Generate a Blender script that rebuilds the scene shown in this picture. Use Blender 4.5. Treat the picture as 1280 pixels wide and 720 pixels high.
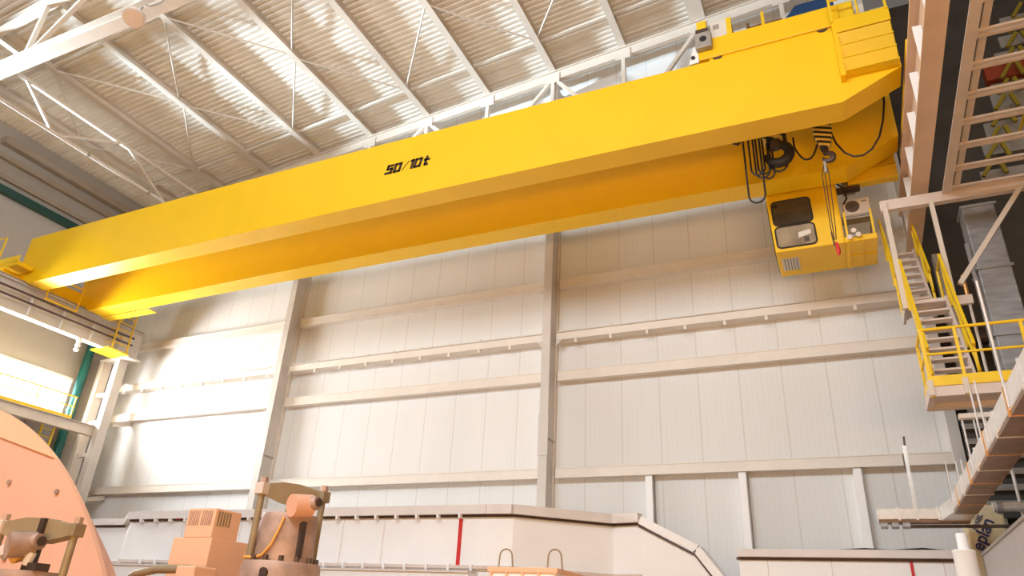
import bpy, bmesh, math, random
from mathutils import Vector, Matrix

for o in list(bpy.data.objects):
    bpy.data.objects.remove(o)
SC = bpy.context.scene
COL = SC.collection
random.seed(4)

# ------------------------------------------------------------------ camera
cam = bpy.data.cameras.new('camera')
cam_o = bpy.data.objects.new('camera', cam)
COL.objects.link(cam_o)
cam.sensor_width = 36.0
cam.lens = 36.0 * 885.635 / 1280.0
cam.clip_end = 300
yaw, pitch, roll = math.radians(-25.9678613), math.radians(25.78868753), math.radians(3.25587073)
fw = Vector((math.sin(yaw) * math.cos(pitch), math.cos(yaw) * math.cos(pitch), math.sin(pitch)))
r0 = Vector((math.cos(yaw), -math.sin(yaw), 0))
u0 = r0.cross(fw)
rt = r0 * math.cos(roll) + u0 * math.sin(roll)
up = u0 * math.cos(roll) - r0 * math.sin(roll)
cam_o.matrix_world = Matrix(((rt.x, up.x, -fw.x, 0), (rt.y, up.y, -fw.y, 0), (rt.z, up.z, -fw.z, 1.7), (0, 0, 0, 1)))
SC.camera = cam_o

# ------------------------------------------------------------------ light
SC.view_settings.view_transform = 'Standard'
SC.view_settings.look = 'None'
SC.view_settings.exposure = 0.2
SC.view_settings.gamma = 1.0
SC.view_settings.use_curve_mapping = False
world = bpy.data.worlds.new('world')
SC.world = world
world.use_nodes = True
world.node_tree.nodes['Background'].inputs[0].default_value = (1.0, 0.88, 0.78, 1)
world.node_tree.nodes['Background'].inputs[1].default_value = 0.12

def area(name, loc, target, sx, sy, power, color):
    l = bpy.data.lights.new(name, 'AREA')
    l.shape = 'RECTANGLE'
    l.size, l.size_y = sx, sy
    l.energy = power
    l.color = color
    o = bpy.data.objects.new(name, l)
    COL.objects.link(o)
    o.location = loc
    o.rotation_euler = (Vector(target) - Vector(loc)).to_track_quat('-Z', 'Y').to_euler()
    return o

area('clerestory_daylight', (-46, 3.2, 11.3), (-14, 14, 20.5), 2.4, 1.4, 43000, (0.66, 0.86, 1.0))
sw = area('side_window_daylight', (-29.2, 14.8, 9.4), (-10, 17, 7.2), 6.5, 1.6, 1500, (0.97, 0.985, 1.0))
sw.data.spread = math.radians(140)
area('hall_lamps', (-7, -6, 16), (-8, 20, 0), 22, 4, 3600, (0.90, 0.965, 1.0))
area('added_warm_upfill', (3, -7, 1.0), (-10, 14, 21), 14, 3, 1900, (1.0, 0.56, 0.22))  # added fill from below for warm roof bounce; no real lamp stands there

# ------------------------------------------------------------------ materials
def mat(name, color, rough=0.5, metal=0.0, noise=0.06, scale=3.0, bump=0.0, emit=None, stretch=None):
    m = bpy.data.materials.new(name)
    m.use_nodes = True
    nt = m.node_tree
    b = nt.nodes['Principled BSDF']
    b.inputs['Roughness'].default_value = rough
    b.inputs['Metallic'].default_value = metal
    if emit is not None:
        b.inputs['Base Color'].default_value = (*color, 1)
        b.inputs['Emission Color'].default_value = (*color, 1)
        b.inputs['Emission Strength'].default_value = emit
        return m
    tc = nt.nodes.new('ShaderNodeTexCoord')
    nz = nt.nodes.new('ShaderNodeTexNoise')
    nz.inputs['Scale'].default_value = scale
    nz.inputs['Detail'].default_value = 5
    if stretch:
        mp = nt.nodes.new('ShaderNodeMapping')
        mp.inputs['Scale'].default_value = stretch
        nt.links.new(tc.outputs['Object'], mp.inputs[0])
        nt.links.new(mp.outputs[0], nz.inputs['Vector'])
    else:
        nt.links.new(tc.outputs['Object'], nz.inputs['Vector'])
    cr = nt.nodes.new('ShaderNodeValToRGB')
    cr.color_ramp.elements[0].position = 0.3
    cr.color_ramp.elements[1].position = 0.7
    cr.color_ramp.elements[0].color = (*[max(0, c * (1 - noise)) for c in color], 1)
    cr.color_ramp.elements[1].color = (*[min(1, c * (1 + noise)) for c in color], 1)
    nt.links.new(nz.outputs['Fac'], cr.inputs[0])
    nt.links.new(cr.outputs[0], b.inputs['Base Color'])
    if bump:
        bp = nt.nodes.new('ShaderNodeBump')
        bp.inputs['Strength'].default_value = bump
        nt.links.new(nz.outputs['Fac'], bp.inputs['Height'])
        nt.links.new(bp.outputs[0], b.inputs['Normal'])
    return m

def panel_mat(name, color, seam, pitch_, axis, rough=0.55, off=0.0, micro=0.145):
    """sheet-metal wall cladding: thin seam every pitch_ metres and faint ribs"""
    m = mat(name, color, rough, 0.0, 0.035, 0.6, stretch=(1.0, 1.0, 0.15))
    nt = m.node_tree
    b = nt.nodes['Principled BSDF']
    src = b.inputs['Base Color'].links[0].from_socket
    tc = nt.nodes.new('ShaderNodeTexCoord')
    sp = nt.nodes.new('ShaderNodeSeparateXYZ')
    nt.links.new(tc.outputs['Object'], sp.inputs[0])
    def band(p, w, o):
        a = nt.nodes.new('ShaderNodeMath'); a.operation = 'ADD'; a.inputs[1].default_value = 1000 + o
        nt.links.new(sp.outputs[axis], a.inputs[0])
        d = nt.nodes.new('ShaderNodeMath'); d.operation = 'MODULO'; d.inputs[1].default_value = p
        nt.links.new(a.outputs[0], d.inputs[0])
        c = nt.nodes.new('ShaderNodeMath'); c.operation = 'LESS_THAN'; c.inputs[1].default_value = w
        nt.links.new(d.outputs[0], c.inputs[0])
        return c.outputs[0]
    def mixin(src, fac, col, k):
        mm = nt.nodes.new('ShaderNodeMath'); mm.operation = 'MULTIPLY'; mm.inputs[1].default_value = k
        nt.links.new(fac, mm.inputs[0])
        mx = nt.nodes.new('ShaderNodeMix'); mx.data_type = 'RGBA'
        nt.links.new(mm.outputs[0], mx.inputs[0])
        nt.links.new(src, mx.inputs[6])
        mx.inputs[7].default_value = (*col, 1)
        return mx.outputs[2]
    s = mixin(src, band(micro, micro * 0.25, 0.03), seam, 0.05)
    s = mixin(s, band(pitch_, 0.03, off), seam, 0.36)
    nt.links.new(s, b.inputs['Base Color'])
    return m

YEL = mat('crane_yellow_paint', (0.93, 0.575, 0.001), 0.42, 0, 0.03, 0.8)
YEL2 = mat('railing_yellow_paint', (0.90, 0.60, 0.01), 0.42, 0, 0.05, 3)
STEEL = mat('pale_steel_paint', (0.68, 0.60, 0.52), 0.5, 0, 0.05, 2)
STEELP = mat('pinkish_steel_paint', (0.70, 0.59, 0.53), 0.5, 0, 0.06, 2)
RUNW = mat('runway_tan_paint', (0.72, 0.52, 0.38), 0.5, 0, 0.06, 1.5)
EAVE = mat('eaves_brown_paint', (0.34, 0.28, 0.22), 0.6, 0, 0.08, 1.5)
WHITE = mat('white_sheet_metal', (0.91, 0.905, 0.91), 0.45, 0, 0.03, 1.0)
RAILW = mat('pale_trim_metal', (0.74, 0.69, 0.67), 0.4, 0, 0.05, 2)
DECKM = mat('roof_deck_white', (0.80, 0.755, 0.69), 0.85, 0, 0.04, 1.5)
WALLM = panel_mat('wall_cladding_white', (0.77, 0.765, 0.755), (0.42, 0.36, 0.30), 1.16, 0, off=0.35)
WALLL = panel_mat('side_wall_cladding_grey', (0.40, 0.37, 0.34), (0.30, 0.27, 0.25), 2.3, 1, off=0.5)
GIRT = mat('girt_cream_paint', (0.78, 0.72, 0.65), 0.5, 0, 0.04, 2)
COLM = mat('column_grey_paint', (0.62, 0.575, 0.53), 0.5, 0, 0.05, 1.2)
DARK = mat('dark_recess_metal', (0.05, 0.045, 0.04), 0.7, 0, 0.2, 2)
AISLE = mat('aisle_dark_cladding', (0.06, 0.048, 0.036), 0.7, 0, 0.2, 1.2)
BLACK = mat('black_rubber', (0.018, 0.014, 0.014), 0.55, 0, 0.2, 8)
INK = mat('dark_brown_lettering', (0.035, 0.010, 0.008), 0.6, 0, 0.1, 8)
TEAL = mat('teal_pipe_paint', (0.0, 0.11, 0.105), 0.4, 0, 0.08, 3)
GREEN = mat('dark_green_beam_paint', (0.008, 0.05, 0.04), 0.45, 0, 0.1, 3)
SALMON = mat('salmon_casing_paint', (0.82, 0.45, 0.31), 0.55, 0, 0.04, 1.0)
SALMON2 = mat('pale_salmon_casing_paint', (0.90, 0.55, 0.34), 0.5, 0, 0.04, 1.0)
TAN = mat('tan_valve_paint', (0.31, 0.235, 0.14), 0.5, 0.1, 0.12, 6)
RUST = mat('rusty_valve_metal', (0.46, 0.31, 0.25), 0.55, 0.25, 0.25, 5)
IRON = mat('dark_oily_iron', (0.09, 0.06, 0.05), 0.45, 0.4, 0.2, 6)
ORANGE = mat('orange_box_paint', (0.88, 0.52, 0.33), 0.5, 0, 0.04, 2)
GLASS = mat('cab_window_tint', (0.07, 0.055, 0.035), 0.12, 0, 0.3, 2)
GREY = mat('mid_grey_equipment', (0.36, 0.33, 0.30), 0.5, 0.1, 0.1, 4)
ACW = mat('air_conditioner_white', (0.74, 0.70, 0.64), 0.45, 0, 0.03, 4)
BLUE = mat('blue_motor_cover', (0.004, 0.05, 0.16), 0.45, 0, 0.1, 4)
BROWN = mat('brown_rope_drum', (0.20, 0.09, 0.03), 0.6, 0.1, 0.3, 10)
RED = mat('red_marking', (0.62, 0.02, 0.02), 0.5, 0, 0.08, 4)
REDB = mat('red_banner_beam', (0.34, 0.05, 0.015), 0.6, 0, 0.08, 4)
FOIL = mat('crinkled_foil', (0.90, 0.87, 0.84), 0.28, 0.7, 0.08, 9, bump=0.5)
FOILB = mat('brown_board_underside', (0.24, 0.14, 0.08), 0.4, 0.2, 0.25, 4, bump=0.3)
GALV = mat('galvanised_duct', (0.36, 0.36, 0.38), 0.42, 0.5, 0.18, 2.5, bump=0.15, stretch=(1, 1, 4))
WRAP = mat('yellowish_insulation_wrap', (0.74, 0.62, 0.40), 0.4, 0, 0.1, 5)
NAVY = mat('navy_print', (0.02, 0.025, 0.12), 0.5, 0, 0.1, 5)
FLOORM = mat('warm_concrete_floor', (0.56, 0.33, 0.15), 0.55, 0, 0.08, 0.6)
PANE = mat('daylit_window_glass', (0.95, 0.98, 1.0), 0.2, emit=3.0)
BRASS = mat('copper_sheath', (0.75, 0.38, 0.12), 0.35, 0.7, 0.1, 4)
HOSE = mat('orange_hose_rubber', (0.85, 0.42, 0.10), 0.5, 0, 0.05, 5)

# two-tone diagonal hazard stripes for the hook blocks
def hazard():
    m = mat('hazard_stripes', (0.9, 0.6, 0.01), 0.45)
    nt = m.node_tree
    b = nt.nodes['Principled BSDF']
    tc = nt.nodes.new('ShaderNodeTexCoord')
    mp = nt.nodes.new('ShaderNodeMapping')
    mp.inputs['Rotation'].default_value = (0, math.radians(-20), 0)
    nt.links.new(tc.outputs['Object'], mp.inputs[0])
    sp = nt.nodes.new('ShaderNodeSeparateXYZ')
    nt.links.new(mp.outputs[0], sp.inputs[0])
    a = nt.nodes.new('ShaderNodeMath'); a.operation = 'ADD'; a.inputs[1].default_value = 100
    nt.links.new(sp.outputs[2], a.inputs[0])
    d = nt.nodes.new('ShaderNodeMath'); d.operation = 'MODULO'; d.inputs[1].default_value = 0.13
    nt.links.new(a.outputs[0], d.inputs[0])
    c = nt.nodes.new('ShaderNodeMath'); c.operation = 'LESS_THAN'; c.inputs[1].default_value = 0.065
    nt.links.new(d.outputs[0], c.inputs[0])
    mx = nt.nodes.new('ShaderNodeMix'); mx.data_type = 'RGBA'
    nt.links.new(c.outputs[0], mx.inputs[0])
    mx.inputs[6].default_value = (0.85, 0.60, 0.12, 1)
    mx.inputs[7].default_value = (0.02, 0.02, 0.02, 1)
    nt.links.new(mx.outputs[2], b.inputs['Base Color'])
    return m
HAZ = hazard()

# ------------------------------------------------------------------ mesh helpers
ORIG = {}                                    # world offset of every object that parents parts

class B:
    def __init__(s):
        s.bm = bmesh.new()
    def poly(s, pts, faces):
        vs = [s.bm.verts.new(Vector(p)) for p in pts]
        for f in faces:
            try:
                s.bm.faces.new([vs[i] for i in f])
            except ValueError:
                pass
        return s
    def box(s, a, b):
        (x0, y0, z0), (x1, y1, z1) = a, b
        return s.poly([(x0, y0, z0), (x1, y0, z0), (x1, y1, z0), (x0, y1, z0), (x0, y0, z1), (x1, y0, z1), (x1, y1, z1), (x0, y1, z1)],
                      [(0, 3, 2, 1), (4, 5, 6, 7), (0, 1, 5, 4), (1, 2, 6, 5), (2, 3, 7, 6), (3, 0, 4, 7)])
    def frame(s, p, q, upv=(0, 0, 1)):
        p, q = Vector(p), Vector(q)
        d = (q - p).normalized()
        u = Vector(upv)
        if abs(d.dot(u)) > 0.98:
            u = Vector((0, 1, 0))
        w = d.cross(u).normalized()
        return p, q, d, w, w.cross(d).normalized()
    def beam(s, p, q, w, h, upv=(0, 0, 1), oz=0.0, ox=0.0):
        p, q, d, a, u = s.frame(p, q, upv)
        sh = u * oz + a * ox
        c = [(-w / 2, -h / 2), (w / 2, -h / 2), (w / 2, h / 2), (-w / 2, h / 2)]
        pts = [p + sh + a * x + u * z for x, z in c] + [q + sh + a * x + u * z for x, z in c]
        return s.poly(pts, [(0, 1, 2, 3), (7, 6, 5, 4), (0, 4, 5, 1), (1, 5, 6, 2), (2, 6, 7, 3), (3, 7, 4, 0)])
    def ibeam(s, p, q, w, h, tf=0.02, tw=0.014, upv=(0, 0, 1)):
        s.beam(p, q, w, tf, upv, oz=h / 2 - tf / 2)
        s.beam(p, q, w, tf, upv, oz=-h / 2 + tf / 2)
        return s.beam(p, q, tw, h - 2 * tf, upv)
    def prism(s, pts, ext):
        e = Vector(ext)
        n = len(pts)
        a = [Vector(p) for p in pts]
        allp = a + [p + e for p in a]
        return s.poly(allp, [tuple(range(n)), tuple(range(2 * n - 1, n - 1, -1))] + [(i, i + n, (i + 1) % n + n, (i + 1) % n) for i in range(n)])
    def tube(s, pts, r, n=8, cap=True):
        pts = [Vector(p) for p in pts]
        rings = []
        ref = None
        for i, p in enumerate(pts):
            d = (pts[min(i + 1, len(pts) - 1)] - pts[max(i - 1, 0)])
            d.normalize()
            if ref is None:
                ref = Vector((0, 0, 1)) if abs(d.z) < 0.9 else Vector((1, 0, 0))
            a = d.cross(ref).normalized()
            u = a.cross(d).normalized()
            ref = u
            rr = r[i] if isinstance(r, (list, tuple)) else r
            rings.append([s.bm.verts.new(p + a * math.cos(2 * math.pi * k / n) * rr + u * math.sin(2 * math.pi * k / n) * rr) for k in range(n)])
        for i in range(len(rings) - 1):
            for k in range(n):
                s.bm.faces.new((rings[i][k], rings[i][(k + 1) % n], rings[i + 1][(k + 1) % n], rings[i + 1][k]))
        if cap:
            s.bm.faces.new(rings[0][::-1])
            s.bm.faces.new(rings[-1])
        return s
    def cyl(s, p, q, r, n=24):
        return s.tube([p, q], r, n)
    def build(s, name, m, parent=None, smooth=False, bevel=0.0, flip=False):
        bmesh.ops.recalc_face_normals(s.bm, faces=s.bm.faces[:])
        off = Vector((0, 0, 0))
        if parent is not None:
            off = ORIG[parent.name]
        else:
            vs = [v.co for v in s.bm.verts]
            xs, ys, zs = [v.x for v in vs], [v.y for v in vs], [v.z for v in vs]
            off = Vector(((min(xs) + max(xs)) / 2, (min(ys) + max(ys)) / 2, min(zs)))
        for v in s.bm.verts:
            v.co -= off
        me = bpy.data.meshes.new(name)
        s.bm.to_mesh(me)
        s.bm.free()
        if smooth:
            for p in me.polygons:
                p.use_smooth = True
            try:
                me.set_sharp_from_angle(angle=math.radians(40))
            except Exception:
                pass
        me.materials.append(m)
        o = bpy.data.objects.new(name, me)
        COL.objects.link(o)
        if parent is None:
            o.location = off
        else:
            o.parent = parent
        ORIG[o.name] = off
        if bevel:
            md = o.modifiers.new('bevel', 'BEVEL')
            md.width = bevel
            md.segments = 2
            md.limit_method = 'ANGLE'
        return o

def tag(o, label, cat, group=None, kind=None):
    o['label'] = label
    o['category'] = cat
    if group:
        o['group'] = group
    if kind:
        o['kind'] = kind
    return o

def thing(name, loc, label, cat, group=None):
    o = bpy.data.objects.new(name, None)
    o.empty_display_size = 0.2
    COL.objects.link(o)
    o.location = loc
    ORIG[o.name] = Vector(loc)
    return tag(o, label, cat, group)

def struct(o, label=None):
    o['kind'] = 'structure'
    if label:
        o['label'] = label
    return o

def copy_tree(o, shift, label, parent=None):
    c = o.copy()
    COL.objects.link(c)
    if parent is None:
        c.location = o.location + Vector(shift)
        c['label'] = label
        ORIG[c.name] = ORIG[o.name] + Vector(shift)
    else:
        c.parent = parent
    for ch in list(o.children):
        copy_tree(ch, shift, None, c)
    return c

ORD = ['first', 'second', 'third', 'fourth', 'fifth', 'sixth', 'seventh', 'eighth', 'ninth', 'tenth', 'eleventh', 'twelfth', 'thirteenth', 'fourteenth', 'fifteenth']

def roofz(x):                                # underside of the purlins
    return 21.93 + 0.0925 * x

def sag(p, q, drop, n=14):
    p, q = Vector(p), Vector(q)
    return [p.lerp(q, t / n) - Vector((0, 0, drop * math.sin(math.pi * t / n) ** 0.8 if 0 < t < n else 0)) for t in range(n + 1)]

def uloop(x0, x1, y, ztop0, ztop1, zbot, n=18, wob=0.0):
    """hanging cable loop: two near-vertical legs and a round bottom"""
    r = (x1 - x0) / 2
    pts = [(x0, y, ztop0), (x0 + wob, y, (ztop0 + zbot + r) / 2)]
    for k in range(n + 1):
        a = math.pi + math.pi * k / n
        pts.append((x0 + r + r * math.cos(a), y, zbot + r * 1.2 + r * 1.2 * math.sin(a)))
    pts += [(x1 - wob, y, (ztop1 + zbot + r) / 2), (x1, y, ztop1)]
    return pts

# ================================================================== THE SETTING
struct(B().box((-34, -14, -0.2), (12, 24, 0)).build('floor', FLOORM))
b = B().prism([(-29.8, 20.25, 0), (2.5, 20.25, 0), (2.5, 20.25, 22.7), (-29.8, 20.25, 19.8)], (0, 0.2, 0))
struct(b.build('wall_back', WALLM))
# left wall: the glazed band seen behind the runway, and the open clerestory beside the viewer
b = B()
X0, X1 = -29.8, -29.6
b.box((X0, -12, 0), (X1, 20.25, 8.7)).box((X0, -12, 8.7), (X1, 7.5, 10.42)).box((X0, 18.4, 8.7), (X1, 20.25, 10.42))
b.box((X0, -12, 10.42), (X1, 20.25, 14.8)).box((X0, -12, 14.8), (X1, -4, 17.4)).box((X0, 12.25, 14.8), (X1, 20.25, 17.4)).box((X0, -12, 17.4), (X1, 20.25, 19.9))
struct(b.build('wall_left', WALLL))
w1 = struct(B().box((-29.72, 7.5, 8.7), (-29.68, 18.4, 10.42)).build('window_1', PANE))
fb = B()
fb.box((-29.66, 7.5, 10.36), (-29.56, 18.4, 10.46)).box((-29.66, 7.5, 8.66), (-29.56, 18.4, 8.74))
for k in range(5):
    fb.box((-29.66, 8.3 + 2.5 * k - 0.03, 8.7), (-29.62, 8.3 + 2.5 * k + 0.03, 10.4))
fb.build('window_frame', WHITE, w1)
# right aisle beyond the end of the panelled wall
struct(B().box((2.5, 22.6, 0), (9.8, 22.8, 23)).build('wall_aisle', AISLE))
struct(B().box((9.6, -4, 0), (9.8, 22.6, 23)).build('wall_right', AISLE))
# corrugated roof deck
b = B()
prof = []
y = 3.0
while y < 20.2:
    prof += [(y, 0.0), (y + 0.085, 0.0), (y + 0.11, 0.028), (y + 0.195, 0.028)]
    y += 0.22
def dz(x):
    return roofz(x) + 0.30
pts = []
for yy, zz in prof:
    pts += [(-30, yy, dz(-30) + zz), (10, yy, dz(10) + zz)]
b.poly(pts, [(2 * i, 2 * i + 1, 2 * i + 3, 2 * i + 2) for i in range(len(prof) - 1)])
struct(b.build('ceiling', DECKM))

# ---- wall girts
def girt(x0, x1, z0, z1, yf, label, clips=False, lip=True):
    t = thing('wall_girt', ((x0 + x1) / 2, yf, z0), label, 'wall rail', 'horizontal girts across the back wall')
    g = B()
    g.box((x0, yf, z0), (x1, 20.25, z1))
    g.build('rail', GIRT, t)
    if lip:
        B().box((x0, yf - 0.035, z0 - 0.015), (x1, yf, z0 + 0.045)).box((x0, yf - 0.015, z1 - 0.03), (x1, yf, z1)).build('flange', GIRT, t)
    if clips:
        B().box((x0, yf - 0.05, z1), (x1, 20.0, z1 + 0.03)).build('flange', COLM, t)
        for e in (x0, x1):
            s = 1 if e == x0 else -1
            B().prism([(e, yf - 0.02, z0 - 0.22), (e + s * 0.2, yf - 0.02, z0), (e, yf - 0.02, z0)], (0, 0.03, 0)).build('bracket', COLM, t)
        n0 = math.ceil((x0 + 0.35) / 1.16)
        x = n0 * 1.16 - 0.35
        while x < x1 - 0.2:
            if x > x0 + 0.2:
                B().box((x - 0.04, yf + 0.02, z0 - 0.13), (x + 0.04, yf + 0.14, z0)).build('clip', GIRT, t)
                B().box((x - 0.04, yf + 0.02, z1 + 0.03), (x + 0.04, yf + 0.1, z1 + 0.12)).build('clip', GIRT, t)
            x += 1.16
    return t
bays = [(-28.7, -19.5, 'left'), (-19.0, -8.45, 'middle'), (-7.95, 2.4, 'right')]
for x0, x1, nm in bays:
    girt(x0, x1, 5.87, 6.16, 19.98, f'cream wall rail lowest on the back wall in the {nm} bay')
    girt(x0, x1, 8.9, 9.22, 19.98, f'cream wall rail just under the clipped rail in the {nm} bay')
    girt(x0, x1, 10.22, 10.46, 19.82, f'wall rail studded with small clips in the {nm} bay of the back wall', True, False)
    girt(x0, x1, 12.15, 12.48, 19.98, f'cream wall rail highest below the crane in the {nm} bay')

# ---- wall columns (steel H sections)
def column(xc, label, zt):
    t = thing('wall_column', (xc, 19.75, 0), label, 'column', 'steel columns along the back wall')
    B().box((xc - 0.14, 19.55, 0), (xc + 0.14, 19.575, zt)).build('front_flange', COLM, t)
    B().box((xc - 0.10, 19.575, 0), (xc + 0.115, 20.10, zt)).build('web', COLM, t)
    B().box((xc - 0.14, 20.10, 0), (xc + 0.16, 20.249, zt)).build('back_flange', STEEL, t)
    lb = B()
    for k in range(9):
        for dx in (-0.09, -0.05, 0.05, 0.09):
            lb.cyl((xc + dx, 19.55, 6.55 + 0.13 * k), (xc + dx, 19.535, 6.55 + 0.13 * k), 0.017, 6)
    lb.build('bolts', COLM, t)
    B().box((xc - 0.16, 19.53, 6.45), (xc + 0.16, 19.55, 7.7)).build('splice_plate', COLM, t)
    B().box((xc + 0.115, 19.6, 6.95), (xc + 0.15, 20.1, 7.0)).build('cable_tie', GREY, t)
    return t
column(-19.30, 'grey steel column dividing the left and middle bays of the back wall', 19.6)
column(-8.20, 'grey steel column dividing the middle and right bays of the back wall', 20.6)
tag(B().box((2.38, 19.95, 0), (2.62, 20.6, 21.9)).build('wall_column', COLM), 'grey steel column ending the back wall beside the dark pipe aisle', 'column', 'steel columns along the back wall')
# short posts under the lowest girt
for i, x in enumerate((-5.12, -2.58, 0.22)):
    t = thing('wall_post', (x, 20.1, 0), f'short white post under the lowest wall rail, {ORD[i]} right of the middle column', 'post', 'short posts under the right bay rail')
    B().box((x - 0.1, 20.0, 0), (x + 0.09, 20.249, 5.85)).build('post', WHITE, t)
    B().box((x + 0.09, 20.01, 0), (x + 0.12, 20.249, 5.84)).build('edge_strip', GREY, t)

# ---- left wall rails and pipework
for z0, h, d, m_, nm, lab in ((16.55, 0.30, 0.25, GREEN, 'wall_beam', 'dark green beam running along the upper left wall'),
                              (17.15, 0.18, 0.16, EAVE, 'wall_rail', 'pale rail just above the dark green beam on the left wall'),
                              (17.95, 0.22, 0.2, EAVE, 'wall_rail', 'brownish rail on the left wall midway between green beam and roof'),
                              (18.55, 0.30, 0.35, EAVE, 'eaves_beam', 'brown eaves beam under the roof edge on the left wall')):
    tag(B().box((-29.6, 12.3, z0), (-29.6 + d, 20.2, z0 + h)).build(nm, m_), lab, 'beam')
t = thing('drain_pipe', (-29.25, 18.6, 0), 'teal vertical drain pipe on the left wall beside the bright window', 'pipe')
B().cyl((-29.3, 18.55, 0.02), (-29.3, 18.55, 12.3), 0.17, 16).build('pipe', TEAL, t, True)
for z in (6.9, 7.6, 8.3, 9.0):
    B().cyl((-29.3, 18.55, z), (-29.3, 18.55, z + 0.1), 0.2, 16).build('collar', TEAL, t, True)
t = thing('crane_column', (-28.15, 19.1, 0), 'grey built-up column in the left corner carrying the crane runway', 'column')
B().box((-28.05, 18.95, 0), (-27.75, 19.35, 11.35)).build('post', COLM, t)
B().box((-29.0, 18.95, 0), (-28.75, 19.35, 11.35)).build('post', STEEL, t)
for z in (5.9, 7.2, 8.55, 9.75):
    B().box((-28.75, 19.05, z), (-28.05, 19.2, z + 0.16)).build('tie_plate', STEEL, t)
B().box((-29.0, 18.9, 11.35), (-27.2, 19.5, 11.42)).build('cap_plate', COLM, t)
tag(B().beam((-27.6, 19.36, 8.55), (-27.6, 20.2, 8.8), 0.12, 0.16).build('tie_strut', STEEL), 'short strut from the corner column to the back wall at mid height', 'strut')
tag(B().beam((-27.9, 19.36, 5.55), (-27.9, 20.2, 5.75), 0.12, 0.16).build('tie_strut', STEEL), 'short strut from the corner column to the back wall low down', 'strut')

# ---- maintenance gallery in front of the left window
t = thing('gallery', (-28.3, 13, 8.05), 'grey gallery beam with yellow handrail in front of the bright left window', 'walkway')
B().ibeam((-28.1, 6, 8.22), (-28.1, 18.95, 8.22), 0.25, 0.42).build('edge_beam', STEEL, t)
B().box((-29.5, 6, 8.40), (-28.0, 18.2, 8.44)).build('deck_plate', GREY, t)
for k in range(8):
    B().beam((-28.1, 7 + 1.55 * k, 8.44), (-28.1, 7 + 1.55 * k, 9.35), 0.05, 0.05).build('rail_post', YEL2, t)
B().tube([(-28.1, 6, 9.35), (-28.1, 17.9, 9.35)], 0.03).build('handrail', YEL2, t)
B().tube([(-28.1, 6, 8.95), (-28.1, 17.9, 8.95)], 0.022).build('mid_rail', YEL2, t)
B().box((-28.12, 6, 8.44), (-28.09, 17.9, 8.58)).build('toe_board', YEL2, t)
t = thing('wall_ladder', (-29.0, 17.7, 5), 'yellow caged ladder under the gallery beside the teal pipe', 'ladder')
for yy in (17.3, 17.8):
    B().beam((-28.8, yy, 4.8), (-28.8, yy, 8.4), 0.06, 0.06).build('stile', YEL2, t)
for k in range(11):
    B().cyl((-28.8, 17.3, 5 + 0.3 * k), (-28.8, 17.8, 5 + 0.3 * k), 0.02, 8).build('rung', YEL2, t)
tag(B().beam((-28.75, 16.6, 4.5), (-28.75, 16.6, 8.1), 0.1, 0.1).build('gallery_post', GREY), 'thin grey post under the left gallery beside the yellow ladder', 'post')
t = thing('wall_lamp_cluster', (-27.35, 16.7, 10.9), 'stack of three small lamps hanging under the left runway beam', 'lamp')
B().cyl((-27.3, 16.7, 11.4), (-27.3, 16.7, 10.9), 0.03, 8).build('stem', GREY, t)
for z in (10.93, 11.11, 11.29):
    B().tube([(-27.3, 16.7, z - 0.09), (-27.3, 16.7, z - 0.04), (-27.3, 16.7, z + 0.07)], [0.05, 0.11, 0.07], 14).build('lamp_head', WHITE, t, True)

# ================================================================== ROOF STEEL
PX = [-2.63 - 2.78 * k for k in range(-3, 10)]     # from right to left
PX_sorted = sorted(PX)
for i, x in enumerate(PX_sorted):
    w = 0.26 if abs(x + 2.63) > 0.1 else 0.55
    bm_ = B().ibeam((x, 3.2, roofz(x) + 0.15), (x, 19.75, roofz(x) + 0.15), w, 0.29)
    tag(bm_.build('roof_purlin', STEEL), f'steel roof purlin under the corrugated deck, {ORD[i]} from the left wall', 'purlin', 'roof purlins')

def rod(p, q, r, label, name='bracing_rod', cat='bracing', group='thin roof bracing rods', m_=STEEL):
    return tag(B().tube([p, q], r, 8).build(name, m_, smooth=True), label, cat, group)
def nodex(idx):
    return -2.63 - 2.78 * idx
for idx in range(0, 9):                            # struts and zigzag rods, one bay at a time
    xa, xb = nodex(idx), nodex(idx + 1)
    side = ORD[8 - idx]
    for yy, nm in ((17.8, 'far'), (10.85, 'near')):
        p = (xb + 0.13, yy, roofz(xb) + 0.12); q = (xa - 0.13, yy, roofz(xa) + 0.12)
        tag(B().beam(p, q, 0.10, 0.10).build('roof_strut', STEEL), f'short roof strut in the {nm} row, in the {side} purlin bay from the left', 'strut', 'struts between purlins')
    xo, xe = (xa, xb) if idx % 2 else (xb, xa)
    for ye, nm in ((17.65, 'far'), (10.95, 'near')):
        yo = 14.35 + (0.1 if ye > 14 else -0.1)
        rod((xo, yo, roofz(xo) + 0.04), (xe, ye, roofz(xe) + 0.04), 0.033,
            f'thin diagonal bracing rod in the {side} purlin bay from the left, {nm} half')

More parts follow.
